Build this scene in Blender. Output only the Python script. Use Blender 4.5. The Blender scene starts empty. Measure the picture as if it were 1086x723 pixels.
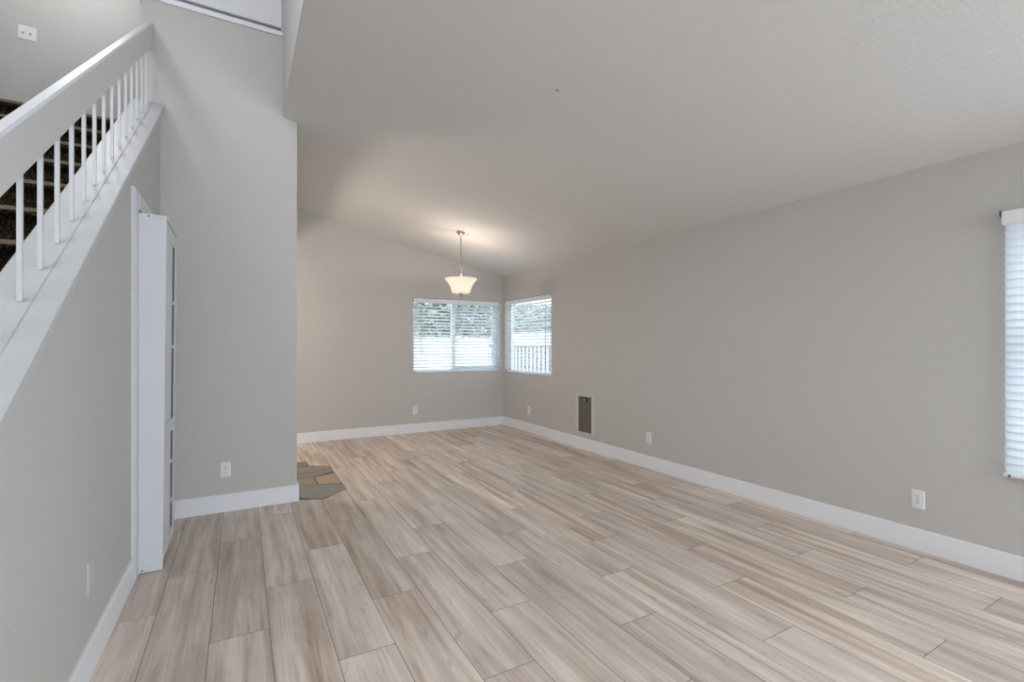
import bpy, bmesh, math, random
from mathutils import Vector, Matrix
random.seed(7)
S = bpy.context.scene
COL = S.collection
R = math.radians

# ------------------------------------------------------------------ camera, world, light, exposure
cam = bpy.data.cameras.new('camera')
cam.sensor_width = 36.0
cam.lens = 507.0 / 1086.0 * 36.0
cam.shift_y = 4.9 / 1086.0
cam.clip_start = 0.02
co = bpy.data.objects.new('camera', cam)
COL.objects.link(co)
co.location = (0, 0, 1.30)
co.rotation_euler = (R(90), 0, -R(29.43))
S.camera = co

S.view_settings.view_transform = 'Standard'
S.view_settings.look = 'None'
S.view_settings.exposure = 0.10
S.view_settings.gamma = 1.0
S.view_settings.use_curve_mapping = False

W = bpy.data.worlds.new('sky')
S.world = W
W.use_nodes = True
bg = W.node_tree.nodes['Background']
bg.inputs[0].default_value = (0.87, 0.94, 1.0, 1)
bg.inputs[1].default_value = 3.0


def area(name, loc, rot, sx, sy, watts, color):
    l = bpy.data.lights.new(name, 'AREA')
    l.shape = 'RECTANGLE'
    l.size = sx
    l.size_y = sy
    l.energy = watts
    l.color = color
    o = bpy.data.objects.new(name, l)
    COL.objects.link(o)
    o.location = loc
    o.rotation_euler = rot
    return o


# daylight at the windows, with two fill lamps added behind the camera
area('added_back_fill', (1.95, -4.10, 1.30), (R(70), 0, 0), 3.0, 2.1, 76, (0.89, 0.92, 1.0))  # added lamp at an unseen back window, lighting the room from behind the camera
area('daylight_side_window', (3.86, -0.05, 1.30), (R(90), 0, R(90)), 1.9, 1.4, 9, (0.75, 0.88, 1.0))
area('added_rear_side_fill', (3.70, -2.5, 1.40), (R(72), 0, R(90)), 1.8, 1.5, 95, (0.78, 0.88, 1.0))  # put in with its unseen window to even out the wall tones
area('daylight_stairwell_window', (-1.87, 0.9, 4.0), (R(90), 0, R(-90)), 2.4, 1.3, 46, (0.89, 0.93, 1.0))
# added hall light, then lamps of the foyer and the room behind the partition
area('added_hall_fill', (-1.25, 5.1, 5.0), (0, 0, 0), 0.4, 0.4, 10, (0.98, 0.98, 1.0))  # unseen light added to brighten the upper hall wall
area('foyer_ceiling_lamp', (-1.25, 1.7, 4.98), (0, 0, 0), 0.45, 0.45, 3, (1.0, 0.98, 0.99))
kl = bpy.data.lights.new('kitchen_lamp', 'POINT')
kl.energy = 46
kl.color = (1.0, 0.88, 0.76)
kl.shadow_soft_size = 0.22
klo = bpy.data.objects.new('kitchen_lamp', kl)
COL.objects.link(klo)
klo.location = (-0.55, 5.45, 1.95)


# ------------------------------------------------------------------ materials
def srgb(r, g, b):
    f = lambda c: (c / 255 / 12.92) if c / 255 <= 0.04045 else ((c / 255 + 0.055) / 1.055) ** 2.4
    return (f(r), f(g), f(b), 1)


def mat(name, color, rough=0.6, metal=0.0, bump=None, spec=0.4):
    m = bpy.data.materials.new(name)
    m.use_nodes = True
    nt = m.node_tree
    p = nt.nodes['Principled BSDF']
    p.inputs['Base Color'].default_value = color
    p.inputs['Roughness'].default_value = rough
    p.inputs['Metallic'].default_value = metal
    p.inputs['Specular IOR Level'].default_value = spec
    if bump:
        sc, st, dist = bump
        tc = nt.nodes.new('ShaderNodeTexCoord')
        n = nt.nodes.new('ShaderNodeTexNoise')
        n.inputs['Scale'].default_value = sc
        n.inputs['Detail'].default_value = 3
        n.inputs['Roughness'].default_value = 0.55
        b = nt.nodes.new('ShaderNodeBump')
        b.inputs['Strength'].default_value = st
        b.inputs['Distance'].default_value = dist
        nt.links.new(tc.outputs['Object'], n.inputs['Vector'])
        nt.links.new(n.outputs['Fac'], b.inputs['Height'])
        nt.links.new(b.outputs['Normal'], p.inputs['Normal'])
    return m


M = {}
M['wall'] = mat('wall_paint', (0.578, 0.563, 0.541, 1), 0.75, bump=(66, 0.65, 0.005), spec=0.25)
M['ceiling'] = mat('ceiling_paint', (0.76, 0.755, 0.75, 1), 0.85, bump=(60, 0.6, 0.005), spec=0.15)
def smudge(m, p, r):
    nt = m.node_tree
    pb = nt.nodes['Principled BSDF']
    tc = nt.nodes.new('ShaderNodeTexCoord')
    d = nt.nodes.new('ShaderNodeVectorMath')
    d.operation = 'DISTANCE'
    d.inputs[1].default_value = p
    mr = nt.nodes.new('ShaderNodeMapRange')
    mr.inputs[1].default_value = r * 0.5
    mr.inputs[2].default_value = r
    mr.inputs[3].default_value = 1.0
    mr.inputs[4].default_value = 0.0
    mx = nt.nodes.new('ShaderNodeMix')
    mx.data_type = 'RGBA'
    mx.inputs[6].default_value = pb.inputs['Base Color'].default_value
    mx.inputs[7].default_value = (0.42, 0.42, 0.42, 1)
    nt.links.new(tc.outputs['Object'], d.inputs[0])
    nt.links.new(d.outputs['Value'], mr.inputs[0])
    nt.links.new(mr.outputs[0], mx.inputs[0])
    nt.links.new(mx.outputs[2], pb.inputs['Base Color'])


smudge(M['ceiling'], (1.697, 2.439, 2.878), 0.016)                   # small grey spot on the ceiling
M['loft'] = mat('loft_white_paint', (0.86, 0.85, 0.87, 1), 0.8, bump=(60, 0.2, 0.003), spec=0.2)
M['trim'] = mat('white_trim_paint', (0.86, 0.86, 0.90, 1), 0.42)
M['rail'] = mat('white_rail_paint', (0.64, 0.64, 0.645, 1), 0.38, bump=(25, 0.12, 0.003))
M['case'] = mat('cabinet_paint', (0.69, 0.70, 0.735, 1), 0.45)
M['cap'] = mat('sloping_cap_paint', (0.54, 0.54, 0.545, 1), 0.4, bump=(20, 0.15, 0.003))
M['plate_paint'] = mat('painted_plate', (0.60, 0.585, 0.57, 1), 0.5)
M['plastic'] = mat('white_plastic', (0.82, 0.82, 0.82, 1), 0.3)
M['slot'] = mat('dark_slot', (0.03, 0.03, 0.03, 1), 0.5)
M['screw'] = mat('screw_metal', (0.25, 0.25, 0.26, 1), 0.35, 0.9)
M['nickel'] = mat('brushed_nickel', (0.42, 0.36, 0.30, 1), 0.35, 0.85)
M['vinyl'] = mat('white_vinyl', (0.84, 0.86, 0.88, 1), 0.4)
M['flap'] = mat('grey_pet_flap', srgb(108, 102, 96), 0.45)
M['petframe'] = mat('pet_door_frame', (0.63, 0.615, 0.60, 1), 0.5)
M['cord'] = mat('grey_cord', (0.45, 0.46, 0.48, 1), 0.6)
M['rust'] = mat('dark_bracket', (0.13, 0.11, 0.10, 1), 0.6)
M['block'] = mat('white_block_wall', (0.86, 0.85, 0.86, 1), 0.9, bump=(40, 0.3, 0.01))
M['iron'] = mat('dark_iron', (0.16, 0.17, 0.19, 1), 0.5)
M['ground'] = mat('pale_gravel', (0.55, 0.52, 0.48, 1), 0.95, bump=(60, 0.5, 0.01))
M['bark'] = mat('tree_bark', (0.16, 0.11, 0.08, 1), 0.9, bump=(30, 0.8, 0.02))
M['stucco'] = mat('pink_stucco', (0.62, 0.48, 0.44, 1), 0.9, bump=(50, 0.3, 0.01))
M['roof'] = mat('roof_tiles', (0.45, 0.36, 0.32, 1), 0.9, bump=(20, 0.5, 0.02))


def leafmat(name, c1, c2):
    m = mat(name, c1, 0.6)
    nt = m.node_tree
    p = nt.nodes['Principled BSDF']
    tc = nt.nodes.new('ShaderNodeTexCoord')
    n = nt.nodes.new('ShaderNodeTexNoise')
    n.inputs['Scale'].default_value = 6
    mx = nt.nodes.new('ShaderNodeMix')
    mx.data_type = 'RGBA'
    mx.inputs[6].default_value = c1
    mx.inputs[7].default_value = c2
    nt.links.new(tc.outputs['Object'], n.inputs['Vector'])
    nt.links.new(n.outputs['Fac'], mx.inputs[0])
    nt.links.new(mx.outputs[2], p.inputs['Base Color'])
    return m


M['leaf'] = leafmat('leaf_green', (0.26, 0.30, 0.26, 1), (0.60, 0.64, 0.58, 1))
M['leaf_grey'] = leafmat('leaf_grey_green', (0.38, 0.41, 0.38, 1), (0.58, 0.60, 0.57, 1))


def slatmat():
    m = bpy.data.materials.new('white_blind_slat')
    m.use_nodes = True
    nt = m.node_tree
    p = nt.nodes['Principled BSDF']
    p.inputs['Base Color'].default_value = (0.86, 0.88, 0.91, 1)
    p.inputs['Roughness'].default_value = 0.45
    t = nt.nodes.new('ShaderNodeBsdfTranslucent')
    t.inputs[0].default_value = (0.87, 0.90, 0.94, 1)
    mx = nt.nodes.new('ShaderNodeMixShader')
    mx.inputs[0].default_value = 0.6
    nt.links.new(p.outputs[0], mx.inputs[1])
    nt.links.new(t.outputs[0], mx.inputs[2])
    nt.links.new(mx.outputs[0], nt.nodes['Material Output'].inputs[0])
    return m


M['slat'] = slatmat()


def glassmat():
    m = bpy.data.materials.new('window_glass')
    m.use_nodes = True
    nt = m.node_tree
    nt.nodes.remove(nt.nodes['Principled BSDF'])
    tr = nt.nodes.new('ShaderNodeBsdfTransparent')
    tr.inputs[0].default_value = (0.94, 0.97, 0.97, 1)
    g = nt.nodes.new('ShaderNodeBsdfGlossy')
    g.inputs['Roughness'].default_value = 0.02
    mx = nt.nodes.new('ShaderNodeMixShader')
    mx.inputs[0].default_value = 0.05
    nt.links.new(tr.outputs[0], mx.inputs[1])
    nt.links.new(g.outputs[0], mx.inputs[2])
    nt.links.new(mx.outputs[0], nt.nodes['Material Output'].inputs[0])
    return m


M['glass'] = glassmat()


def bowlmat():
    m = bpy.data.materials.new('frosted_alabaster_glass')
    m.use_nodes = True
    nt = m.node_tree
    p = nt.nodes['Principled BSDF']
    p.inputs['Base Color'].default_value = (0.86, 0.80, 0.74, 1)
    p.inputs['Roughness'].default_value = 0.35
    p.inputs['Emission Color'].default_value = (1.0, 0.80, 0.62, 1)
    p.inputs['Emission Strength'].default_value = 0.42
    t = nt.nodes.new('ShaderNodeBsdfTranslucent')
    t.inputs[0].default_value = (1.0, 0.88, 0.74, 1)
    mx = nt.nodes.new('ShaderNodeMixShader')
    mx.inputs[0].default_value = 0.10
    nt.links.new(p.outputs[0], mx.inputs[1])
    nt.links.new(t.outputs[0], mx.inputs[2])
    nt.links.new(mx.outputs[0], nt.nodes['Material Output'].inputs[0])
    return m


M['bowl'] = bowlmat()


def carpetmat():
    m = mat('brown_carpet', (0.05, 0.035, 0.025, 1), 0.95, spec=0.1)
    nt = m.node_tree
    p = nt.nodes['Principled BSDF']
    tc = nt.nodes.new('ShaderNodeTexCoord')
    n = nt.nodes.new('ShaderNodeTexNoise')
    n.inputs['Scale'].default_value = 130
    n.inputs['Detail'].default_value = 2
    cr = nt.nodes.new('ShaderNodeValToRGB')
    e = cr.color_ramp.elements
    e[0].position = 0.46
    e[0].color = (0.012, 0.008, 0.005, 1)
    e[1].position = 0.78
    e[1].color = (0.15, 0.10, 0.062, 1)
    b = nt.nodes.new('ShaderNodeBump')
    b.inputs['Strength'].default_value = 0.9
    b.inputs['Distance'].default_value = 0.012
    nt.links.new(tc.outputs['Object'], n.inputs['Vector'])
    nt.links.new(n.outputs['Fac'], cr.inputs[0])
    nt.links.new(n.outputs['Fac'], b.inputs['Height'])
    nt.links.new(cr.outputs[0], p.inputs['Base Color'])
    nt.links.new(b.outputs['Normal'], p.inputs['Normal'])
    return m


M['carpet'] = carpetmat()
M['carpet_lit'] = mat('lit_carpet_edge', (0.22, 0.17, 0.12, 1), 0.95, bump=(150, 0.9, 0.01), spec=0.1)  # paler carpet colour paints in the light caught by the step nosings


def plankmat():
    m = mat('wood_look_tile', (0.4, 0.34, 0.28, 1), 0.42, spec=0.35)
    nt = m.node_tree
    p = nt.nodes['Principled BSDF']
    L = nt.links.new
    tc = nt.nodes.new('ShaderNodeTexCoord')
    at = nt.nodes.new('ShaderNodeAttribute')
    at.attribute_name = 'plank'
    sep = nt.nodes.new('ShaderNodeSeparateColor')
    L(at.outputs['Color'], sep.inputs[0])
    add = nt.nodes.new('ShaderNodeVectorMath')
    add.operation = 'MULTIPLY_ADD'
    add.inputs[1].default_value = (17, 23, 9)
    L(at.outputs['Color'], add.inputs[0])
    L(tc.outputs['Object'], add.inputs[2])

    def noise(sx, sy, det, dist=0.0):
        mp = nt.nodes.new('ShaderNodeMapping')
        mp.inputs['Scale'].default_value = (sx, sy, 1)
        n = nt.nodes.new('ShaderNodeTexNoise')
        n.inputs['Scale'].default_value = 1
        n.inputs['Detail'].default_value = det
        n.inputs['Distortion'].default_value = dist
        L(add.outputs[0], mp.inputs['Vector'])
        L(mp.outputs[0], n.inputs['Vector'])
        return n

    band = noise(17, 0.9, 3, 0.5)
    knot = noise(26, 6.5, 3, 1.2)
    fine = noise(110, 3.0, 4, 0.3)
    blot = noise(5, 2.2, 2)
    cr = nt.nodes.new('ShaderNodeValToRGB')
    e = cr.color_ramp.elements
    e[0].position = 0.28
    e[0].color = srgb(175, 150, 131)
    e[1].position = 0.72
    e[1].color = srgb(238, 225, 213)
    k = e.new(0.5)
    k.color = srgb(215, 197, 181)
    L(band.outputs['Fac'], cr.inputs[0])
    # grey planks and tan planks
    tint = nt.nodes.new('ShaderNodeMix')
    tint.data_type = 'RGBA'
    tint.blend_type = 'MIX'
    tint.inputs[7].default_value = srgb(213, 205, 197)
    mul = nt.nodes.new('ShaderNodeMath')
    mul.operation = 'MULTIPLY'
    mul.inputs[1].default_value = 0.42
    L(sep.outputs[0], mul.inputs[0])
    L(mul.outputs[0], tint.inputs[0])
    L(cr.outputs[0], tint.inputs[6])
    # fine grain and blotches
    fr = nt.nodes.new('ShaderNodeMapRange')
    fr.inputs[1].default_value = 0.3
    fr.inputs[2].default_value = 0.7
    fr.inputs[3].default_value = 0.86
    fr.inputs[4].default_value = 1.08
    L(fine.outputs['Fac'], fr.inputs[0])
    br = nt.nodes.new('ShaderNodeMapRange')
    br.inputs[1].default_value = 0.3
    br.inputs[2].default_value = 0.7
    br.inputs[3].default_value = 0.90
    br.inputs[4].default_value = 1.07
    L(blot.outputs['Fac'], br.inputs[0])
    pr = nt.nodes.new('ShaderNodeMapRange')
    pr.inputs[3].default_value = 0.93
    pr.inputs[4].default_value = 1.15
    L(sep.outputs[1], pr.inputs[0])
    m1 = nt.nodes.new('ShaderNodeMath')
    m1.operation = 'MULTIPLY'
    m2 = nt.nodes.new('ShaderNodeMath')
    m2.operation = 'MULTIPLY'
    L(fr.outputs[0], m1.inputs[0])
    L(br.outputs[0], m1.inputs[1])
    kr = nt.nodes.new('ShaderNodeMapRange')
    kr.inputs[1].default_value = 0.60
    kr.inputs[2].default_value = 0.74
    kr.inputs[3].default_value = 1.0
    kr.inputs[4].default_value = 0.80
    L(knot.outputs['Fac'], kr.inputs[0])
    m3 = nt.nodes.new('ShaderNodeMath')
    m3.operation = 'MULTIPLY'
    L(m1.outputs[0], m3.inputs[0])
    L(kr.outputs[0], m3.inputs[1])
    L(m3.outputs[0], m2.inputs[0])
    L(pr.outputs[0], m2.inputs[1])
    vm = nt.nodes.new('ShaderNodeVectorMath')
    vm.operation = 'SCALE'
    L(tint.outputs[2], vm.inputs[0])
    L(m2.outputs[0], vm.inputs['Scale'])
    L(vm.outputs[0], p.inputs['Base Color'])
    b = nt.nodes.new('ShaderNodeBump')
    b.inputs['Strength'].default_value = 0.15
    b.inputs['Distance'].default_value = 0.002
    L(fine.outputs['Fac'], b.inputs['Height'])
    L(b.outputs['Normal'], p.inputs['Normal'])
    return m


M['plank'] = plankmat()
M['grout'] = mat('floor_grout', srgb(112, 103, 94), 0.9)


def slatemat(name, c1, c2):
    m = leafmat(name, c1, c2)
    return m


M['slate_grey'] = slatemat('slate_grey', srgb(132, 131, 128), srgb(150, 148, 144))
M['slate_tan'] = slatemat('slate_tan', srgb(168, 148, 126), srgb(186, 166, 144))
M['slate_brown'] = slatemat('slate_brown', srgb(150, 138, 124), srgb(162, 149, 134))


# ------------------------------------------------------------------ mesh helpers
class MB:
    def __init__(self):
        self.v, self.f, self.mi, self.sm = [], [], [], []

    def poly(self, pts, mi=0, smooth=False):
        i = len(self.v)
        self.v += [tuple(p) for p in pts]
        self.f.append(tuple(range(i, i + len(pts))))
        self.mi.append(mi)
        self.sm.append(smooth)

    def hexa(self, c, mi=0):
        i = len(self.v)
        self.v += [tuple(p) for p in c]
        for q in ((0, 3, 2, 1), (4, 5, 6, 7), (0, 1, 5, 4), (1, 2, 6, 5), (2, 3, 7, 6), (3, 0, 4, 7)):
            self.f.append(tuple(i + k for k in q))
            self.mi.append(mi)
            self.sm.append(False)

    def box(self, x0, x1, y0, y1, z0, z1, mi=0):
        self.hexa([(x0, y0, z0), (x1, y0, z0), (x1, y1, z0), (x0, y1, z0),
                   (x0, y0, z1), (x1, y0, z1), (x1, y1, z1), (x0, y1, z1)], mi)

    def prism(self, ring_a, ring_b, mi=0, smooth=False):
        n = len(ring_a)
        i = len(self.v)
        self.v += [tuple(p) for p in ring_a] + [tuple(p) for p in ring_b]
        self.f.append(tuple(i + k for k in reversed(range(n))))
        self.f.append(tuple(i + n + k for k in range(n)))
        self.mi += [mi, mi]
        self.sm += [False, False]
        for k in range(n):
            k2 = (k + 1) % n
            self.f.append((i + k, i + k2, i + n + k2, i + n + k))
            self.mi.append(mi)
            self.sm.append(smooth)

    def tube(self, pts, r, n=8, mi=0, closed=False):
        pts = [Vector(p) for p in pts]
        rings = []
        m = len(pts)
        up = None
        for k, p in enumerate(pts):
            if closed:
                d = (pts[(k + 1) % m] - pts[k - 1]).normalized()
            else:
                d = (pts[min(k + 1, m - 1)] - pts[max(k - 1, 0)]).normalized()
            if up is None:
                a = Vector((0, 0, 1)) if abs(d.z) < 0.9 else Vector((1, 0, 0))
                up = d.cross(a).normalized()
            else:
                up = (up - d * up.dot(d)).normalized()
            w = d.cross(up)
            rings.append([p + (up * math.cos(2 * math.pi * j / n) + w * math.sin(2 * math.pi * j / n)) * r for j in range(n)])
        i = len(self.v)
        for rg in rings:
            self.v += [tuple(q) for q in rg]
        mm = m if closed else m - 1
        for k in range(mm):
            k2 = (k + 1) % m
            for j in range(n):
                j2 = (j + 1) % n
                self.f.append((i + k * n + j, i + k * n + j2, i + k2 * n + j2, i + k2 * n + j))
                self.mi.append(mi)
                self.sm.append(True)
        if not closed:
            self.f.append(tuple(i + j for j in reversed(range(n))))
            self.f.append(tuple(i + (m - 1) * n + j for j in range(n)))
            self.mi += [mi, mi]
            self.sm += [False, False]

    def lathe(self, prof, n=40, cx=0, cy=0, mi=0, loop=False):
        i = len(self.v)
        for r, z in prof:
            for j in range(n):
                a = 2 * math.pi * j / n
                self.v.append((cx + r * math.cos(a), cy + r * math.sin(a), z))
        m = len(prof)
        for k in range(m if loop else m - 1):
            k2 = (k + 1) % m
            for j in range(n):
                j2 = (j + 1) % n
                self.f.append((i + k * n + j, i + k * n + j2, i + k2 * n + j2, i + k2 * n + j))
                self.mi.append(mi)
                self.sm.append(True)

    def build(self, name, mats, parent=None, loc=None, bevel=0, kind=None, recalc=True):
        me = bpy.data.meshes.new(name)
        me.from_pydata(self.v, [], self.f)
        if not isinstance(mats, (list, tuple)):
            mats = [mats]
        for m in mats:
            me.materials.append(m)
        for p, k, s in zip(me.polygons, self.mi, self.sm):
            p.material_index = k
            p.use_smooth = s
        if recalc:
            bm = bmesh.new()
            bm.from_mesh(me)
            bmesh.ops.recalc_face_normals(bm, faces=bm.faces)
            bm.to_mesh(me)
            bm.free()
        me.update()
        o = bpy.data.objects.new(name, me)
        COL.objects.link(o)
        if parent:
            o.parent = parent
        if loc:
            o.location = loc
        if bevel:
            b = o.modifiers.new('bevel', 'BEVEL')
            b.width = bevel
            b.segments = 2
            b.limit_method = 'ANGLE'
        if kind:
            o['kind'] = kind
        return o


def tag(o, label, cat, group=None):
    o['label'] = label
    o['category'] = cat
    if group:
        o['group'] = group
    return o


def thing(name, label, cat, loc=(0, 0, 0), rot=(0, 0, 0), group=None):
    o = bpy.data.objects.new(name, None)
    o.empty_display_size = 0.1
    COL.objects.link(o)
    o.location = loc
    o.rotation_euler = rot
    return tag(o, label, cat, group)


# ------------------------------------------------------------------ the setting
XR, YF, YP, XL = 3.745, 6.93, 4.37, -0.53      # right wall, far wall, partition, stair wall
XB = 0.291                                     # edge of the vaulted ceiling
YB, XO = -4.20, -1.90                          # wall behind, outer wall of the stairwell
T = 0.15
ZT = 5.05
Z2 = 2.86                                      # upper floor
ceil = lambda x: 2.425 + 0.221 * (XR - x)
STR = lambda y: -0.003 + 0.7094 * y            # top of the sloping cap


def structure(mb, name, m, bevel=0):
    return mb.build(name, m, kind='structure', bevel=bevel)


# floor: staggered planks, 0.236 wide and 1.214 long, one third offset from row to row
def plank_floor():
    bmv, faces, cols = [], [], []
    g = 0.0014
    w, ln = 0.236, 1.214
    k0 = math.floor((XO - 0.11) / w)
    k1 = math.ceil((XR + 0.1 - 0.11) / w)
    for k in range(k0, k1):
        xa, xb = max(0.11 + w * k, XO), min(0.11 + w * (k + 1), XR + 0.02)
        if xb - xa < 0.01:
            continue
        off = (2.875 + 0.409 * k) % ln
        y = YB - ln + ((off - YB) % ln)
        while y < YF + 0.02:
            y0, y1 = max(y, YB), min(y + ln, YF + 0.02)
            y += ln
            if y1 - y0 < 0.02:
                continue
            i = len(bmv)
            bmv += [(xa + g, y0 + g, 0), (xb - g, y0 + g, 0), (xb - g, y1 - g, 0), (xa + g, y1 - g, 0)]
            faces.append((i, i + 1, i + 2, i + 3))
            cols.append((random.random(), random.random(), random.random(), 1))
    n = len(faces)
    i = len(bmv)
    bmv += [(XO, YB, -0.0015), (XR + 0.02, YB, -0.0015), (XR + 0.02, YF + 0.02, -0.0015), (XO, YF + 0.02, -0.0015)]
    faces.append((i, i + 1, i + 2, i + 3))
    cols.append((0, 0, 0, 1))
    bmv += [(x, y, -0.12) for x, y, z in bmv[i:i + 4]]
    faces.append((i + 7, i + 6, i + 5, i + 4))
    cols.append((0, 0, 0, 1))
    me = bpy.data.meshes.new('floor')
    me.from_pydata(bmv, [], faces)
    me.materials.append(M['plank'])
    me.materials.append(M['grout'])
    at = me.color_attributes.new('plank', 'FLOAT_COLOR', 'CORNER')
    for p in me.polygons:
        if p.index >= n:
            p.material_index = 1
        for li in p.loop_indices:
            at.data[li].color = cols[p.index]
    o = bpy.data.objects.new('floor', me)
    COL.objects.link(o)
    o['kind'] = 'structure'


plank_floor()

# slate patch of the room behind the partition, laid between the planks
mb = MB()
mb.poly([(-1.88, 4.50, 0.0006), (0.405, 4.50, 0.0006), (0.41, 4.40, 0.0006), (0.60, 4.30, 0.0006), (0.825, 4.52, 0.0006),
         (0.822, 5.47, 0.0006), (0.63, 5.58, 0.0006), (0.62, 5.80, 0.0006), (0.40, 5.86, 0.0006), (-1.88, 5.86, 0.0006)], 3)
z = 0.0012
for mi, pts in [
    (0, [(0.405, 4.44), (0.60, 4.318), (0.82, 4.52), (0.818, 4.70), (0.62, 4.78), (0.41, 4.85)]),
    (1, [(0.625, 4.795), (0.818, 4.725), (0.816, 5.14), (0.62, 5.06)]),
    (2, [(0.41, 4.865), (0.612, 4.80), (0.608, 5.06), (0.41, 5.12)]),
    (0, [(0.42, 5.14), (0.605, 5.085), (0.816, 5.22), (0.814, 5.33), (0.40, 5.25)]),
    (2, [(0.40, 5.27), (0.812, 5.345), (0.812, 5.455), (0.625, 5.565), (0.40, 5.56)]),
    (0, [(0.38, 5.58), (0.615, 5.60), (0.61, 5.785), (0.38, 5.845)]),
    (1, [(0.0, 4.52), (0.39, 4.52), (0.395, 4.86), (0.02, 4.95)]),
    (0, [(0.02, 4.97), (0.395, 4.88), (0.39, 5.25), (0.0, 5.30)]),
    (2, [(0.0, 5.32), (0.385, 5.27), (0.365, 5.84), (0.0, 5.84)]),
]:
    mb.poly([(x, y, z) for x, y in pts], mi)
for i in range(6):
    for j in range(3):
        x0, y0 = -1.86 + i * 0.31, 4.52 + j * 0.44
        mb.poly([(x0, y0, z), (x0 + 0.295, y0, z), (x0 + 0.295, y0 + 0.425, z), (x0, y0 + 0.425, z)], (i * 2 + j) % 3)
structure(mb, 'floor', [M['slate_grey'], M['slate_tan'], M['slate_brown'], M['grout']])


def wall_with_hole(mb, axis, c0, c1, a0, a1, z0, z1, holes):
    """wall of thickness c0..c1 across one axis, a0..a1 along it, with rectangular holes (b0, b1, h0, h1)"""
    def bx(s0, s1, h0, h1):
        if s1 - s0 < 1e-4 or h1 - h0 < 1e-4:
            return
        if axis == 'x':
            mb.box(c0, c1, s0, s1, h0, h1)
        else:
            mb.box(s0, s1, c0, c1, h0, h1)
    cur = a0
    for b0, b1, h0, h1 in sorted(holes):
        bx(cur, b0, z0, z1)
        bx(b0, b1, z0, h0)
        bx(b0, b1, h1, z1)
        cur = b1
    bx(cur, a1, z0, z1)


FW = (2.215, 3.680, 0.885, 2.020)      # far window
RW = (5.530, 6.870, 0.868, 2.028)      # right window at the corner
NW = (-0.98, 0.965, 0.58, 2.03)       # near right window
mb = MB()
wall_with_hole(mb, 'y', YF, YF + T, XO, XR + T, 0, 3.75, [FW])
structure(mb, 'wall_far', M['wall'])
mb = MB()
wall_with_hole(mb, 'x', XR, XR + T, YB, YF, 0, 2.5, [(-3.45, -1.55, 0.58, 2.2), NW, RW])
structure(mb, 'wall_right', M['wall'])
mb = MB()
wall_with_hole(mb, 'y', YB - T, YB, XO - T, XR + T, 0, ZT, [(-1.6, 0.1, 3.2, 4.6), (0.45, 3.45, 0.25, 2.35)])
structure(mb, 'wall_back', M['wall'])
# sloping stair wall
mb = MB()
ring = [(0.06, 0), (YP + 0.06, 0), (YP + 0.06, STR(YP + 0.06) - 0.033), (0.06, STR(0.06) - 0.03)]
mb.prism([(XL - 0.13, y, zz) for y, zz in ring], [(XL, y, zz) for y, zz in ring])
structure(mb, 'wall_left', M['wall'])
# partition with the loft parapet above it
mb = MB()
mb.box(-0.645, XB + 0.02, YP, YP + 0.12, 0, 3.845)
mb.box(XB + 0.02, 0.398, YP, YP + 0.12, 0, 3.19)
structure(mb, 'wall_partition', M['wall'])
# outer wall of the stairwell and the upper hall
mb = MB()
wall_with_hole(mb, 'x', XO - T, XO, YB, YF + T, 0, ZT, [(-0.35, 2.15, 3.3, 4.7)])
structure(mb, 'wall_stairwell', M['wall'])
mb = MB()
mb.box(XO, XB, 5.78, 5.90, Z2, ZT)
structure(mb, 'wall_hall', M['wall'])
mb = MB()
mb.box(-0.645, XB, YP + 0.23, YP + 0.30, 3.60, ZT)
mb.box(-0.645, XB, YP + 0.165, YP + 0.185, 4.020, ZT)
structure(mb, 'wall_loft', M['loft'])
mb = MB()
mb.box(XO, XB, 5.90, YF + T, Z2, ZT)
structure(mb, 'wall_loft', M['loft'])
# bulkhead above the edge of the vaulted ceiling
mb = MB()
mb.box(XB, XB + 0.11, YB, YP + 0.005, ceil(XB), ZT)
mb.box(XB, XB + 0.11, YP + 0.005, YF, 2.60, ZT)
structure(mb, 'wall_bulkhead', M['wall'])

# vaulted ceiling
mb = MB()
xa, xb = XB + 0.001, XR + T
for y0, y1 in ((YB - T, YF + T),):
    mb.hexa([(xa, y0, ceil(xa)), (xb, y0, ceil(xb)), (xb, y1, ceil(xb)), (xa, y1, ceil(xa)),
             (xa, y0, ceil(xa) + 0.15), (xb, y0, ceil(xb) + 0.15), (xb, y1, ceil(xb) + 0.15), (xa, y1, ceil(xa) + 0.15)])
structure(mb, 'ceiling', M['ceiling'])
mb = MB()
mb.box(XO - T, XB + 0.11, YB - T, YF + T, ZT, ZT + 0.12)
structure(mb, 'ceiling', M['loft'])
mb = MB()
mb.box(XO, XB, YP + 0.12, YF, 2.60, Z2 - 0.018)
mb.box(XO, -0.645, 4.42, YP + 0.12, 2.60, Z2 - 0.018)
structure(mb, 'ceiling', M['ceiling'])


# baseboards, 0.137 high with an eased top edge
def baseboard(name, pts, closed_end=False):
    """pts: wall-face polyline on plan; the board lies to the left of its direction"""
    mb = MB()
    h, t = 0.137, 0.015
    for (xa, ya), (xb, yb) in zip(pts[:-1], pts[1:]):
        d = Vector((xb - xa, yb - ya)).normalized()
        n = Vector((-d.y, d.x))
        def ring(x, y):
            return [(x, y, 0.001), (x + n.x * t, y + n.y * t, 0.001), (x + n.x * t, y + n.y * t, h - 0.006),
                    (x + n.x * (t - 0.006), y + n.y * (t - 0.006), h), (x, y, h)]
        mb.prism(ring(xa, ya), ring(xb, yb))
    structure(mb, name, M['trim'])


baseboard('baseboard_right', [(XR, YB), (XR, YF)])
baseboard('baseboard_far', [(XR, YF), (XO, YF)])
baseboard('baseboard_partition', [(0.398 + 0.015, YP), (-0.53, YP)])
baseboard('baseboard_left', [(XL, 3.298), (XL, 0.12)])

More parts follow.
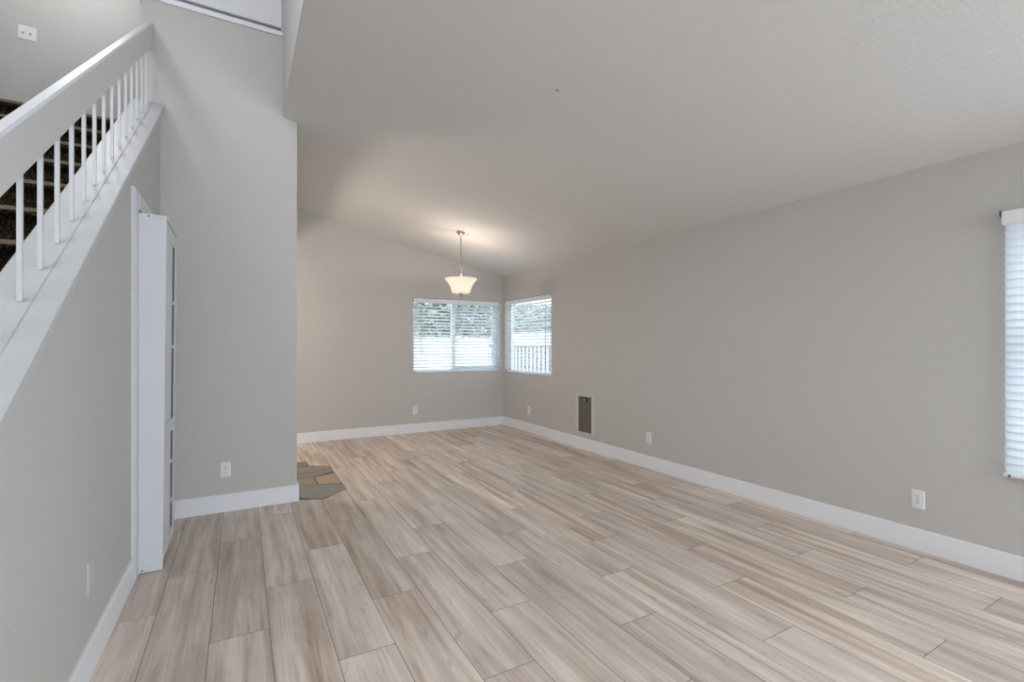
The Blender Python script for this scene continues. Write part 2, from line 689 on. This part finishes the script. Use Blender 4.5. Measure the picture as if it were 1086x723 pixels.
# corner piece of the partition baseboard
mb = MB()
mb.box(0.398, 0.413, YP, YP + 0.12, 0.001, 0.137)
structure(mb, 'baseboard_partition', M['trim'])

# sloping cap boards on the stair wall: inner board and outer board with a joint
def cap_board(x0, x1, dz):
    mb = MB()
    y0, y1 = 0.04, YP - 0.001
    def ring(y):
        zt = STR(y) + dz
        return [(x0, y, zt - 0.034), (x1, y, zt - 0.034), (x1, y, zt - 0.004), (x1 - 0.004, y, zt), (x0 + 0.004, y, zt), (x0, y, zt - 0.004)]
    mb.prism(ring(y0), ring(y1))
    structure(mb, 'trim_1', M['cap'])


cap_board(-0.690, -0.5700, -0.003)
cap_board(-0.5700, -0.500, 0.0)

# parapet cap and its moulding
mb = MB()
mb.box(-0.66, XB - 0.001, YP - 0.016, YP + 0.145, 3.845, 3.885)
structure(mb, 'trim_2', M['trim'], 0.003)

# door casing under the stairs
mb = MB()
for y0, y1, z0, z1 in ((3.30, 3.408, 0.001, 2.175), (3.955, 4.05, 0.001, 2.175), (3.408, 3.955, 2.075, 2.175)):
    mb.box(XL, XL + 0.016, y0, y1, z0, z1)
    mb.box(XL + 0.016, XL + 0.020, y0 + 0.012, y1 - 0.012, z0, z1 - 0.012)
structure(mb, 'trim_3', M['case'])


# windows: frame, sliding sash, pane
def window(n, axis, c, a0, a1, z0, z1, mullion, horizontal=False):
    """c = plane of the frame; a along the wall"""
    def bx(mb, s0, s1, d0, d1, h0, h1):
        if axis == 'y':
            mb.box(s0, s1, c + d0, c + d1, h0, h1)
        else:
            mb.box(c + d0, c + d1, s0, s1, h0, h1)
    mb = MB()
    f = 0.045
    bx(mb, a0, a1, 0, 0.055, z0, z0 + f)
    bx(mb, a0, a1, 0, 0.055, z1 - f, z1)
    bx(mb, a0, a0 + f, 0, 0.055, z0 + f, z1 - f)
    bx(mb, a1 - f, a1, 0, 0.055, z0 + f, z1 - f)
    if horizontal:
        bx(mb, a0 + f, a1 - f, 0, 0.055, mullion - 0.03, mullion + 0.03)
    elif mullion:
        bx(mb, mullion - 0.03, mullion + 0.03, 0, 0.055, z0 + f, z1 - f)
    w = mb.build('window_%d' % n, M['vinyl'], kind='structure')
    mb = MB()
    bx(mb, a0 + f, a1 - f, 0.022, 0.026, z0 + f, z1 - f)
    mb.build('pane', M['glass'], w)
    if not horizontal and mullion:
        mb = MB()
        s0, s1 = mullion + 0.03, a1 - f
        for q in ((s0, s1, z0 + f, z0 + f + 0.03), (s0, s1, z1 - f - 0.03, z1 - f), (s1 - 0.03, s1, z0 + f + 0.03, z1 - f - 0.03)):
            bx(mb, q[0], q[1], 0.028, 0.048, q[2], q[3])
        mb.build('sash', M['vinyl'], w)
    return w


window(1, 'y', YF + 0.092, *FW, 2.905)
window(2, 'x', XR + 0.092, *RW, 0)
window(3, 'x', XR + 0.092, *NW, 1.33, True)
window(4, 'y', YB - 0.12, 0.45, 3.45, 0.25, 2.35, 1.95)  # unseen window, added as the opening for the back fill lamp
window(6, 'x', XR + 0.092, -3.45, -1.55, 0.58, 2.2, 0)  # unseen window, added to go with the rear side fill lamp
window(7, 'x', XO - 0.12, -0.35, 2.15, 3.3, 4.7, 0)
window(5, 'y', YB - 0.12, -1.6, 0.1, 3.2, 4.6, 0)

# ------------------------------------------------------------------ staircase
stairs = thing('staircase', 'dark brown carpeted staircase climbing behind the white balusters', 'stairs', (-1.27, 0.44, 0))
rise, run = Z2 / 15.0, Z2 / 15.0 / 0.7094
for k in range(15):
    y0 = 0.437 + run * k
    z1 = rise * (k + 1)
    y1 = y0 + run + 0.01 if k < 14 else 5.775
    xi, xo = -0.664, -1.895
    mb = MB()
    r = 0.017
    prof = [(y0 + 0.045, z1 - rise - (0.0 if k == 0 else 0.02)), (y0 + 0.045, z1 - 0.06), (y0 + 0.03, z1 - 0.047)]
    for a in range(0, 9):
        t = math.pi * 1.5 - math.pi * a / 8.0
        prof.append((y0 + 0.017 + 0.022 * math.cos(t), z1 - 0.022 + 0.022 * math.sin(t)))
    prof += [(y1, z1), (y1, z1 - rise)] if k < 14 else [(y1, z1), (y1, z1 - 0.015), (y0 + 0.08, z1 - 0.015), (y0 + 0.08, z1 - rise)]
    if k == 0:
        prof[0] = (y0 + 0.045, 0.001)
        prof[-1] = (y1, 0.001)
    prof = [(y - 0.44, zz) for y, zz in prof]
    mb.prism([(xo + 1.27, y, zz) for y, zz in prof], [(xi + 1.27, y, zz) for y, zz in prof])
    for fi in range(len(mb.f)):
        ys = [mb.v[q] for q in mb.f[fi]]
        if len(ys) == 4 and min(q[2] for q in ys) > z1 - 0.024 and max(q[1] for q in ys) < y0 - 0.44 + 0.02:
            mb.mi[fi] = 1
    mb.build('step', [M['carpet'], M['carpet_lit']], stairs)

# railing
rail = thing('stair_railing', 'white painted stair railing with thick handrail and slim square balusters', 'railing', (-0.594, 2.0, STR(2.0)))
def RL(p):
    return (p[0] + 0.594, p[1] - 2.0, p[2] - STR(2.0))
mb = MB()
def hring(y):
    zb, zt = STR(y) + 0.411, STR(y) + 0.587
    xs = (-0.614, -0.574)
    e = 0.006
    return [RL(p) for p in [(xs[0], y, zb + e), (xs[0] + e, y, zb), (xs[1] - e, y, zb), (xs[1], y, zb + e),
                            (xs[1], y, zt - e * 1.6), (xs[1] - e, y, zt), (xs[0] + e, y, zt), (xs[0], y, zt - e * 1.6)]]
mb.prism(hring(0.50), hring(YP - 0.002))
mb.build('handrail', M['rail'], rail)
hw = 0.0066
k = -8
while 2.035 + 0.1715 * k < YP - 0.05:
    yc = 2.035 + 0.1715 * k
    xc = -0.599
    lo, hi = [], []
    for dx, dy in ((-hw, -hw), (hw, -hw), (hw, hw), (-hw, hw)):
        lo.append(RL((xc + dx, yc + dy, STR(yc + dy) + 0.0005)))
        hi.append(RL((xc + dx, yc + dy, STR(yc + dy) + 0.413)))
    mb = MB()
    mb.hexa(lo + hi)
    mb.build('baluster', M['rail'], rail, bevel=0.001)
    k += 1
mb = MB()
mb.box(-0.65 + 0.594, -0.54 + 0.594, 0.40 - 2.0, 0.51 - 2.0, STR(0.51) + 0.002 - STR(2.0), STR(0.5) + 0.70 - STR(2.0))
mb.build('newel_post', M['rail'], rail, bevel=0.006)

# ------------------------------------------------------------------ shallow bookcase in the casing
bc = thing('cabinet', 'tall narrow white cabinet standing out from the stair wall below the railing', 'cabinet', (XL + 0.022, 3.40, 0.001), (0, R(0.52), 0))
D, Wd, Hh = 0.107, 0.535, 2.052
th = 0.019
def part(name, boxes, m=M['case'], bevel=0.0015, parent=bc):
    mb = MB()
    for b in boxes:
        mb.box(*b)
    return mb.build(name, m, parent, bevel=bevel)
mb = MB()
mb.hexa([(-0.018, 0, 0.004), (D, 0, 0.004), (D, th, 0.004), (-0.018, th, 0.004), (-0.037, 0, Hh), (D, 0, Hh), (D, th, Hh), (-0.037, th, Hh)])
sp = mb.build('side_panel', M['case'], bc, bevel=0.0015)
part('side_panel', [(0, D - 0.012, Wd - th, Wd, 0.004, Hh)])
part('inset_panel', [(D - 0.010, D - 0.004, th, Wd - 0.195, 0.835, Hh - 0.117)])
part('inset_panel', [(D - 0.010, D - 0.004, th, Wd - 0.195, 0.125, 0.755)])
part('back_panel', [(0, 0.006, th, Wd - th, 0.05, Hh - 0.02)])
part('top_board', [(0, D + 0.001, th, Wd, Hh - 0.02, Hh)])
part('bottom_board', [(0.006, D - 0.02, th, Wd - th, 0.07, 0.09)])
part('face_frame', [(D - 0.003, D, Wd - 0.125, Wd, 0.05, Hh - 0.062),
                    (D - 0.010, D, th, Wd - 0.125, Hh - 0.117, Hh - 0.062), (D - 0.010, D, th, Wd - 0.125, 0.755, 0.835),
                    (D - 0.010, D, th, Wd - 0.125, 0.052, 0.125)])
part('cornice', [(D - 0.014, D + 0.001, th, Wd, Hh - 0.064, Hh - 0.033)])
for zz in (0.305, 0.555, 1.294, 1.575):
    part('shelf', [(0.006, D - 0.013, th, Wd - 0.126, zz - 0.010, zz + 0.010), (D - 0.013, D - 0.002, Wd - 0.206, Wd - 0.125, zz - 0.010, zz + 0.010)])
part('shelf', [(0.006, D - 0.012, th, Wd - 0.119, 0.785, 0.805)])
for sx, sz in ((0.024, Hh - 0.012), (0.012, 0.02)):
    mb = MB()
    mb.tube([(sx, 0.0, sz), (sx, -0.0025, sz)], 0.0045, 10)
    mb.build('screw', M['slot'], sp)
mb = MB()
mb.tube([(0.083, 0.0, Hh - 0.02), (0.083, -0.0015, Hh - 0.02)], 0.004, 10)
mb.build('screw', M['cord'], sp)


# ------------------------------------------------------------------ wall plates
def plate_frame(name, label, cat, loc, normal, group):
    rz = {'-x': R(-90), '-y': 0.0, '+x': R(90)}[normal]        # local front faces -y
    return thing(name, label, cat, loc, (0, 0, rz), group)


def plate_mesh(w, h):
    mb = MB()
    b = 0.006
    outer = [(-w / 2, 0, -h / 2), (w / 2, 0, -h / 2), (w / 2, 0, h / 2), (-w / 2, 0, h / 2)]
    mid = [(x, -0.003, zz) for x, y, zz in outer]
    inner = [(math.copysign(abs(x) - b, x), -0.006, math.copysign(abs(zz) - b, zz)) for x, y, zz in outer]
    i = len(mb.v)
    mb.v += outer + mid + inner
    for a, c in ((0, 4), (4, 8)):
        for j in range(4):
            j2 = (j + 1) % 4
            mb.f.append((i + a + j, i + a + j2, i + c + j2, i + c + j))
            mb.mi.append(0); mb.sm.append(False)
    mb.f.append((i + 8, i + 9, i + 10, i + 11)); mb.mi.append(0); mb.sm.append(False)
    mb.f.append((i + 3, i + 2, i + 1, i)); mb.mi.append(0); mb.sm.append(False)
    return mb


def outlet(label, loc, normal):
    t = plate_frame('electrical_outlet', label, 'outlet', loc, normal, 'electrical outlets')
    plate_mesh(0.072, 0.116).build('cover_plate', M['plastic'], t)
    for s in (-1, 1):
        mb = MB()
        cz = s * 0.0195
        ring = []
        for a in range(20):
            q = 2 * math.pi * a / 20
            ring.append((0.0165 * math.cos(q), 0.0135 * max(-0.85, min(0.85, math.sin(q))) / 0.85))
        mb.prism([(x, -0.0055, cz + zz) for x, zz in ring], [(x, -0.0085, cz + zz) for x, zz in ring])
        rc = mb.build('receptacle', M['plastic'], t)
        mb = MB()
        mb.box(-0.0075, -0.0050, -0.0090, -0.0080, cz - 0.001, cz + 0.008)
        mb.box(0.0050, 0.0075, -0.0090, -0.0080, cz - 0.000, cz + 0.007)
        mb.tube([(0, -0.0080, cz - 0.0065), (0, -0.0090, cz - 0.0065)], 0.0028, 8)
        mb.build('slots', M['slot'], rc)
    mb = MB()
    mb.tube([(0, -0.0055, 0), (0, -0.0075, 0)], 0.003, 10)
    mb.build('screw', M['screw'], t)
    return t


outlet('white duplex outlet on the short wall between staircase and dining area', (-0.115, YP, 0.328), '-y')
outlet('white duplex outlet on the far wall below the left corner window', (2.244, YF, 0.335), '-y')
outlet('small white outlet on the right wall between the far corner and the grey panel', (XR, 6.12, 0.33), '-x')
outlet('white outlet on the right wall, just nearer than the grey panel', (XR, 3.69, 0.325), '-x')
outlet('white duplex outlet on the right wall below the tall blind, nearest the viewer', (XR, 1.38, 0.323), '-x')
wp = plate_frame('blank_wall_plate', 'blank plate painted like the wall, low on the sloping stair wall', 'wall plate', (XL, 2.487, 0.385), '+x', None)
plate_mesh(0.076, 0.124).build('cover_plate', M['plate_paint'], wp)
for s in (-1, 1):
    mb = MB()
    mb.tube([(0, -0.0055, s * 0.042), (0, -0.0072, s * 0.042)], 0.003, 10)
    mb.build('screw', M['plate_paint'], wp)

sw = plate_frame('light_switch', 'white double toggle light switch on the upper hall wall above stairs', 'light switch', (-1.655, 5.78, 4.055), '-y', None)
plate_mesh(0.122, 0.122).build('cover_plate', M['plastic'], sw)
for s in (-1, 1):
    mb = MB()
    mb.box(s * 0.023 - 0.006, s * 0.023 + 0.006, -0.0068, -0.0055, -0.013, 0.013)
    fr = mb.build('switch_frame', M['cord'], sw)
    mb = MB()
    mb.hexa([(s * 0.023 - 0.0045, -0.006, -0.006), (s * 0.023 + 0.0045, -0.006, -0.006), (s * 0.023 + 0.0045, -0.006, 0.008), (s * 0.023 - 0.0045, -0.006, 0.008),
             (s * 0.023 - 0.004, -0.016, 0.003), (s * 0.023 + 0.004, -0.016, 0.003), (s * 0.023 + 0.004, -0.016, 0.010), (s * 0.023 - 0.004, -0.016, 0.010)])
    mb.build('toggle', M['plastic'], sw)

# ------------------------------------------------------------------ grey pet door panel
pd = thing('pet_door', 'narrow dark grey pet door panel in a pale frame, low on right wall', 'pet door', (XR, 4.766, 0.195))
mb = MB()
y0, y1, h = -0.187, 0.187, 0.505
fy0, fy1, fz0, fz1 = -0.131, 0.133, 0.017, 0.466
for b in ((y0, y1, 0, fz0), (y0, y1, fz1, h), (y0, fy0, fz0, fz1), (fy1, y1, fz0, fz1)):
    mb.box(-0.014, 0.0, b[0], b[1], b[2], b[3])
mb.build('frame', M['petframe'], pd, bevel=0.004)
mb = MB()
mb.box(-0.006, -0.001, fy0, fy1, fz0, fz1)
mb.box(-0.009, -0.006, fy0 + 0.02, fy1 - 0.02, fz0 + 0.03, fz1 - 0.10)
fl = mb.build('panel', M['flap'], pd, bevel=0.002)
mb = MB()
mb.box(-0.008, -0.006, -0.055, 0.075, fz1 - 0.065, fz1 - 0.018)
mb.build('latch_recess', M['slot'], fl)
mb = MB()
mb.tube([(-0.008, 0.005, fz1 - 0.04), (-0.018, 0.005, fz1 - 0.04)], 0.017, 14)
mb.build('latch_knob', M['nickel'], fl)

# ------------------------------------------------------------------ blinds
def blind(label, axis, c, sgn, a0, a1, z0, z1, tilt, pitch, head, wand_a, wand_len, out, slat_w=0.05, cords=(0.12, 0.5, 0.88), light_slats=M['slat']):
    """c = plane of the wall face; sgn = +1 towards the outside; out = offset of the slat centre from c"""
    mid = (a0 + a1) / 2
    root = thing('window_blind', label, 'blind', (mid, c, z0) if axis == 'y' else (c, mid, z0), (0, 0, 0), 'white slatted window blinds')

    def P(a, d, zz):
        return (a - mid, d, zz - z0) if axis == 'y' else (d, a - mid, zz - z0)

    def bx(mb, s0, s1, d0, d1, h0, h1):
        mb.hexa([P(s0, d0, h0), P(s1, d0, h0), P(s1, d1, h0), P(s0, d1, h0), P(s0, d0, h1), P(s1, d0, h1), P(s1, d1, h1), P(s0, d1, h1)])

    mb = MB()
    bx(mb, a0, a1, out - 0.032, out + 0.028, z1 - head, z1)
    bx(mb, a0 + 0.001, a1 - 0.001, out - 0.036, out - 0.032, z1 - head - 0.004, z1 - 0.004)
    hr = mb.build('head_rail', M['vinyl'], root, bevel=0.003)
    for q in (a0 - 0.004, a1 + 0.004):
        mb = MB()
        bx(mb, q - 0.004, q + 0.004, out - 0.038, out + 0.02, z1 - 0.026, z1 + 0.004)
        mb.build('bracket', M['rust'], hr)
    # slats, slightly crowned, with their thickness
    mb = MB()
    zz = z0 + 0.028 + slat_w / 2 * abs(math.sin(tilt))
    ca, sa = math.cos(tilt), math.sin(tilt)
    while zz < z1 - head - 0.01:
        top, bot = [], []
        for j in range(5):
            u = -slat_w / 2 + slat_w * j / 4
            crown = 0.0035 * (1 - (2 * u / slat_w) ** 2)
            for lst, tt in ((top, 0.0013), (bot, -0.0013)):
                v = crown + tt
                lst.append((out + u * ca - v * sa, zz + u * sa + v * ca))
        ring = top + bot[::-1]
        mb.prism([P(a0 + 0.006, d, h) for d, h in ring], [P(a1 - 0.006, d, h) for d, h in ring], smooth=False)
        zz += pitch
    mb.build('slats', light_slats, root)
    mb = MB()
    bx(mb, a0 + 0.004, a1 - 0.004, out - 0.026, out + 0.026, z0 + 0.004, z0 + 0.022)
    br = mb.build('bottom_rail', M['vinyl'], root, bevel=0.003)
    for q in (a0 + 0.03, a1 - 0.03):
        mb = MB()
        bx(mb, q - 0.006, q + 0.006, out - 0.028, out - 0.024, z0 + 0.002, z0 + 0.016)
        mb.build('end_clip', M['rust'], br)
    for f in cords:
        a = a0 + (a1 - a0) * f
        mb = MB()
        mb.tube([P(a, out - 0.027, z1 - head), P(a, out - 0.027, z0 + 0.012), P(a, out + 0.027, z0 + 0.012), P(a, out + 0.027, z1 - head)], 0.0010, 5)
        mb.build('ladder_cord', M['cord'], root)
    if wand_len:
        mb = MB()
        mb.tube([P(wand_a, out - 0.038, z1 - head + 0.005), P(wand_a, out - 0.040, z1 - head - wand_len)], 0.0045, 8)
        mb.tube([P(wand_a, out - 0.040, z1 - head - wand_len), P(wand_a, out - 0.040, z1 - head - wand_len - 0.05)], 0.0065, 8)
        mb.build('tilt_wand', M['cord'], root)
    return root


blind('white slatted blind on the wide far wall window behind the pendant lamp', 'y', YF, 1, FW[0] + 0.008, FW[1] - 0.008, FW[2] + 0.003, FW[3] - 0.006,
      R(-18), 0.0485, 0.062, 2.345, 0.74, 0.032)
blind('white slatted blind on the smaller right wall window beside the far corner', 'x', XR, 1, RW[0] + 0.008, RW[1] - 0.008, RW[2] + 0.003, RW[3] - 0.006,
      R(-18), 0.0485, 0.062, 5.66, 0.86, 0.032)
blind('tall white slatted blind cut off by the right edge of the photo', 'x', XR, 1, -1.0, 0.978, 0.572, 2.045,
      R(-66), 0.0445, 0.072, 0.60, 0.8, -0.036, cords=(0.06, 0.35, 0.65, 0.94))

# ------------------------------------------------------------------ pendant lamp
PX, PY = 2.39, 5.54
pc = ceil(PX)
pend = thing('pendant_lamp', 'flared frosted glass bowl pendant lamp hanging from the vaulted ceiling', 'lamp', (PX, PY, pc))
mb = MB()
n = 32
prof = [(0.0, -0.052), (0.010, -0.052), (0.014, -0.045), (0.032, -0.036), (0.048, -0.020), (0.052, -0.006), (0.052, 0.012)]
mb.lathe(prof, n)
cn = mb.build('canopy', M['nickel'], pend)
mb = MB()
mb.tube([(0.062, 0, 0.0), (0.068, 0, -0.025), (0.085, 0, -0.034), (0.098, 0, -0.022), (0.092, 0, -0.008)], 0.0035, 8)
mb.build('hook', M['nickel'], cn)
zr = 2.135 - pc           # rim height in local coordinates
def link(mb, zc, r, hz, ang, thick=0.0022):
    pts = []
    for a in range(16):
        q = 2 * math.pi * a / 16
        x = r * math.cos(q)
        pts.append((x * math.cos(ang), x * math.sin(ang), zc + hz * math.sin(q)))
    mb.tube(pts, thick, 6, closed=True)
mb = MB()
ztop, zring = -0.052, -0.335
nl = 13
for i in range(nl):
    link(mb, ztop - 0.008 - (ztop - zring - 0.04) * i / (nl - 1), 0.0075, 0.0145, (i % 2) * math.pi / 2, 0.003)
mb.build('chain', M['nickel'], pend)
mb = MB()
link(mb, zring - 0.012, 0.024, 0.034, 0.4, 0.0045)
mb.build('ring', M['nickel'], pend)
mb = MB()
mb.lathe([(0.0, zring - 0.043), (0.007, zring - 0.043), (0.011, zring - 0.06), (0.0085, zring - 0.075), (0.0085, zr - 0.15), (0.0, zr - 0.15)], 16)
mb.lathe([(0.0085, zr + 0.105), (0.0125, zr + 0.10), (0.0125, zr + 0.03), (0.0085, zr + 0.025)], 16)
mb.build('stem', M['nickel'], pend)
mb = MB()
outp = [(0.018, -0.178), (0.070, -0.180), (0.105, -0.176), (0.113, -0.165), (0.118, -0.145), (0.127, -0.115), (0.141, -0.082), (0.160, -0.050), (0.181, -0.022), (0.203, 0.0)]
inn = [(r - 0.005, zz + 0.005) for r, zz in outp[::-1]]
mb.lathe([(r, zz + zr) for r, zz in outp + inn], 48, loop=True)
mb.build('bowl_shade', M['bowl'], pend)
mb = MB()
mb.lathe([(0.0, zr - 0.232), (0.006, zr - 0.228), (0.008, zr - 0.218), (0.005, zr - 0.208), (0.016, zr - 0.196), (0.026, zr - 0.184), (0.026, zr - 0.178), (0.0, zr - 0.174)], 20)
mb.build('finial', M['nickel'], pend)
for i, (bx_, by_) in enumerate(((0.065, -0.035), (-0.06, 0.03))):
    mb = MB()
    prof = [(0.0, -0.030), (0.012, -0.028), (0.024, -0.012), (0.028, 0.004), (0.022, 0.022), (0.012, 0.034), (0.012, 0.05), (0.0, 0.05)]
    mb.lathe([(r, zz + zr - 0.085) for r, zz in prof], 18, bx_, by_)
    mb.build('socket', M['vinyl'], pend)
    l = bpy.data.lights.new('pendant_bulb', 'POINT')
    l.energy = 6.5 if i == 0 else 3.0
    l.color = (1.0, 0.86, 0.74)
    l.shadow_soft_size = 0.02
    lo = bpy.data.objects.new('pendant_bulb', l)
    COL.objects.link(lo)
    lo.parent = pend
    lo.location = (bx_, by_, zr - 0.022)

# ------------------------------------------------------------------ outside the windows
mb = MB()
mb.box(-6, 16, YB - 6, 20, -0.30, -0.13)
structure(mb, 'ground', M['ground'])


def block_wall(name, label, x0, x1, y0, y1, h):
    mb = MB()
    mb.box(x0, x1, y0, y1, -0.13, h - 0.05)
    mb.box(x0 - 0.02, x1 + 0.02, y0 - 0.02, y1 + 0.02, h - 0.05, h)
    o = mb.build(name, M['block'])
    return tag(o, label, 'wall')


block_wall('garden_wall', 'white garden wall outside the far left window, below the trees', -2.0, 5.9, 10.2, 10.4, 1.49)
block_wall('garden_wall', 'white garden wall outside the smaller corner window, behind the dark railing', 8.0, 8.2, 2.0, 19.0, 1.74)

# railing outside the right window
XFENCE = 5.05
fence = thing('garden_railing', 'dark metal railing outside the smaller corner window', 'railing', (XFENCE, 8.0, -0.13))
mb = MB()
mb.box(-0.02, 0.02, -2.2, 2.0, 1.40, 1.435)
mb.box(-0.02, 0.02, -2.2, 2.0, 0.20, 0.235)
mb.build('rail', M['iron'], fence)
for i in range(28):
    y = -2.15 + i * 0.15
    mb = MB()
    mb.box(-0.01, 0.01, y - 0.012, y + 0.012, 0.0, 1.40)
    mb.build('picket', M['iron'], fence)


def tree(label, loc, h, crown_r, crown_z, nleaf, m, leaf=0.10, seed=1):
    rnd = random.Random(seed)
    t = thing('tree', label, 'tree', loc, (0, 0, 0), 'trees outside the windows')
    mb = MB()
    mb.tube([(0, 0, 0), (0.03, 0.02, crown_z * 0.5), (-0.02, 0.04, crown_z), (0.02, 0, h * 0.85)], 0.07, 8)
    for i in range(6):
        a = i * 1.05
        mb.tube([(0, 0, crown_z * 0.75 + 0.1 * i), (crown_r * 0.4 * math.cos(a), crown_r * 0.4 * math.sin(a), crown_z + 0.2 * i),
                 (crown_r * 0.7 * math.cos(a), crown_r * 0.7 * math.sin(a), crown_z + 0.4 + 0.2 * i)], 0.025, 6)
    mb.build('trunk', M['bark'], t)
    mb = MB()
    for i in range(nleaf):
        while True:
            p = Vector((rnd.uniform(-1, 1), rnd.uniform(-1, 1), rnd.uniform(-1, 1)))
            if 0.15 < p.length < 1:
                break
        p = Vector((p.x * crown_r, p.y * crown_r, crown_z + (p.z * 0.5 + 0.5) * (h - crown_z)))
        d = Vector((rnd.uniform(-1, 1), rnd.uniform(-1, 1), rnd.uniform(-1, 0.6))).normalized()
        s = d.cross(Vector((rnd.uniform(-1, 1), rnd.uniform(-1, 1), rnd.uniform(-1, 1)))).normalized()
        L, w = leaf * rnd.uniform(0.7, 1.3), leaf * 0.32
        q = d.cross(s) * w * 0.3
        mb.poly([p, p + d * L * 0.5 + s * w + q, p + d * L, p + d * L * 0.5 - s * w + q])
    mb.build('crown', m, t, recalc=False)
    return t


tree('dark green leafy tree outside the left half of the far window', (4.62, 12.2, -0.13), 3.5, 0.72, 1.45, 3200, M['leaf'], 0.16, 3)
tree('paler tree outside the right half of the far window', (6.15, 12.9, -0.13), 3.2, 0.75, 1.45, 2400, M['leaf_grey'], 0.15, 5)
tree('grey green tree beyond the garden wall in the smaller corner window', (10.1, 16.6, -0.13), 3.1, 1.75, 1.5, 5200, M['leaf_grey'], 0.18, 9)

house = thing('house', 'pinkish neighbouring house far beyond the left window', 'house', (5.6, 17.0, -0.13))
mb = MB()
mb.box(-2.2, 0.1, -1.0, 1.6, 0, 2.1)
mb.build('wall', M['stucco'], house)
mb = MB()
mb.prism([(-2.5, -1.3, 2.1), (0.4, -1.3, 2.1), (-1.05, -1.3, 2.7)], [(-2.5, 1.9, 2.1), (0.4, 1.9, 2.1), (-1.05, 1.9, 2.7)])
mb.build('roof', M['roof'], house)
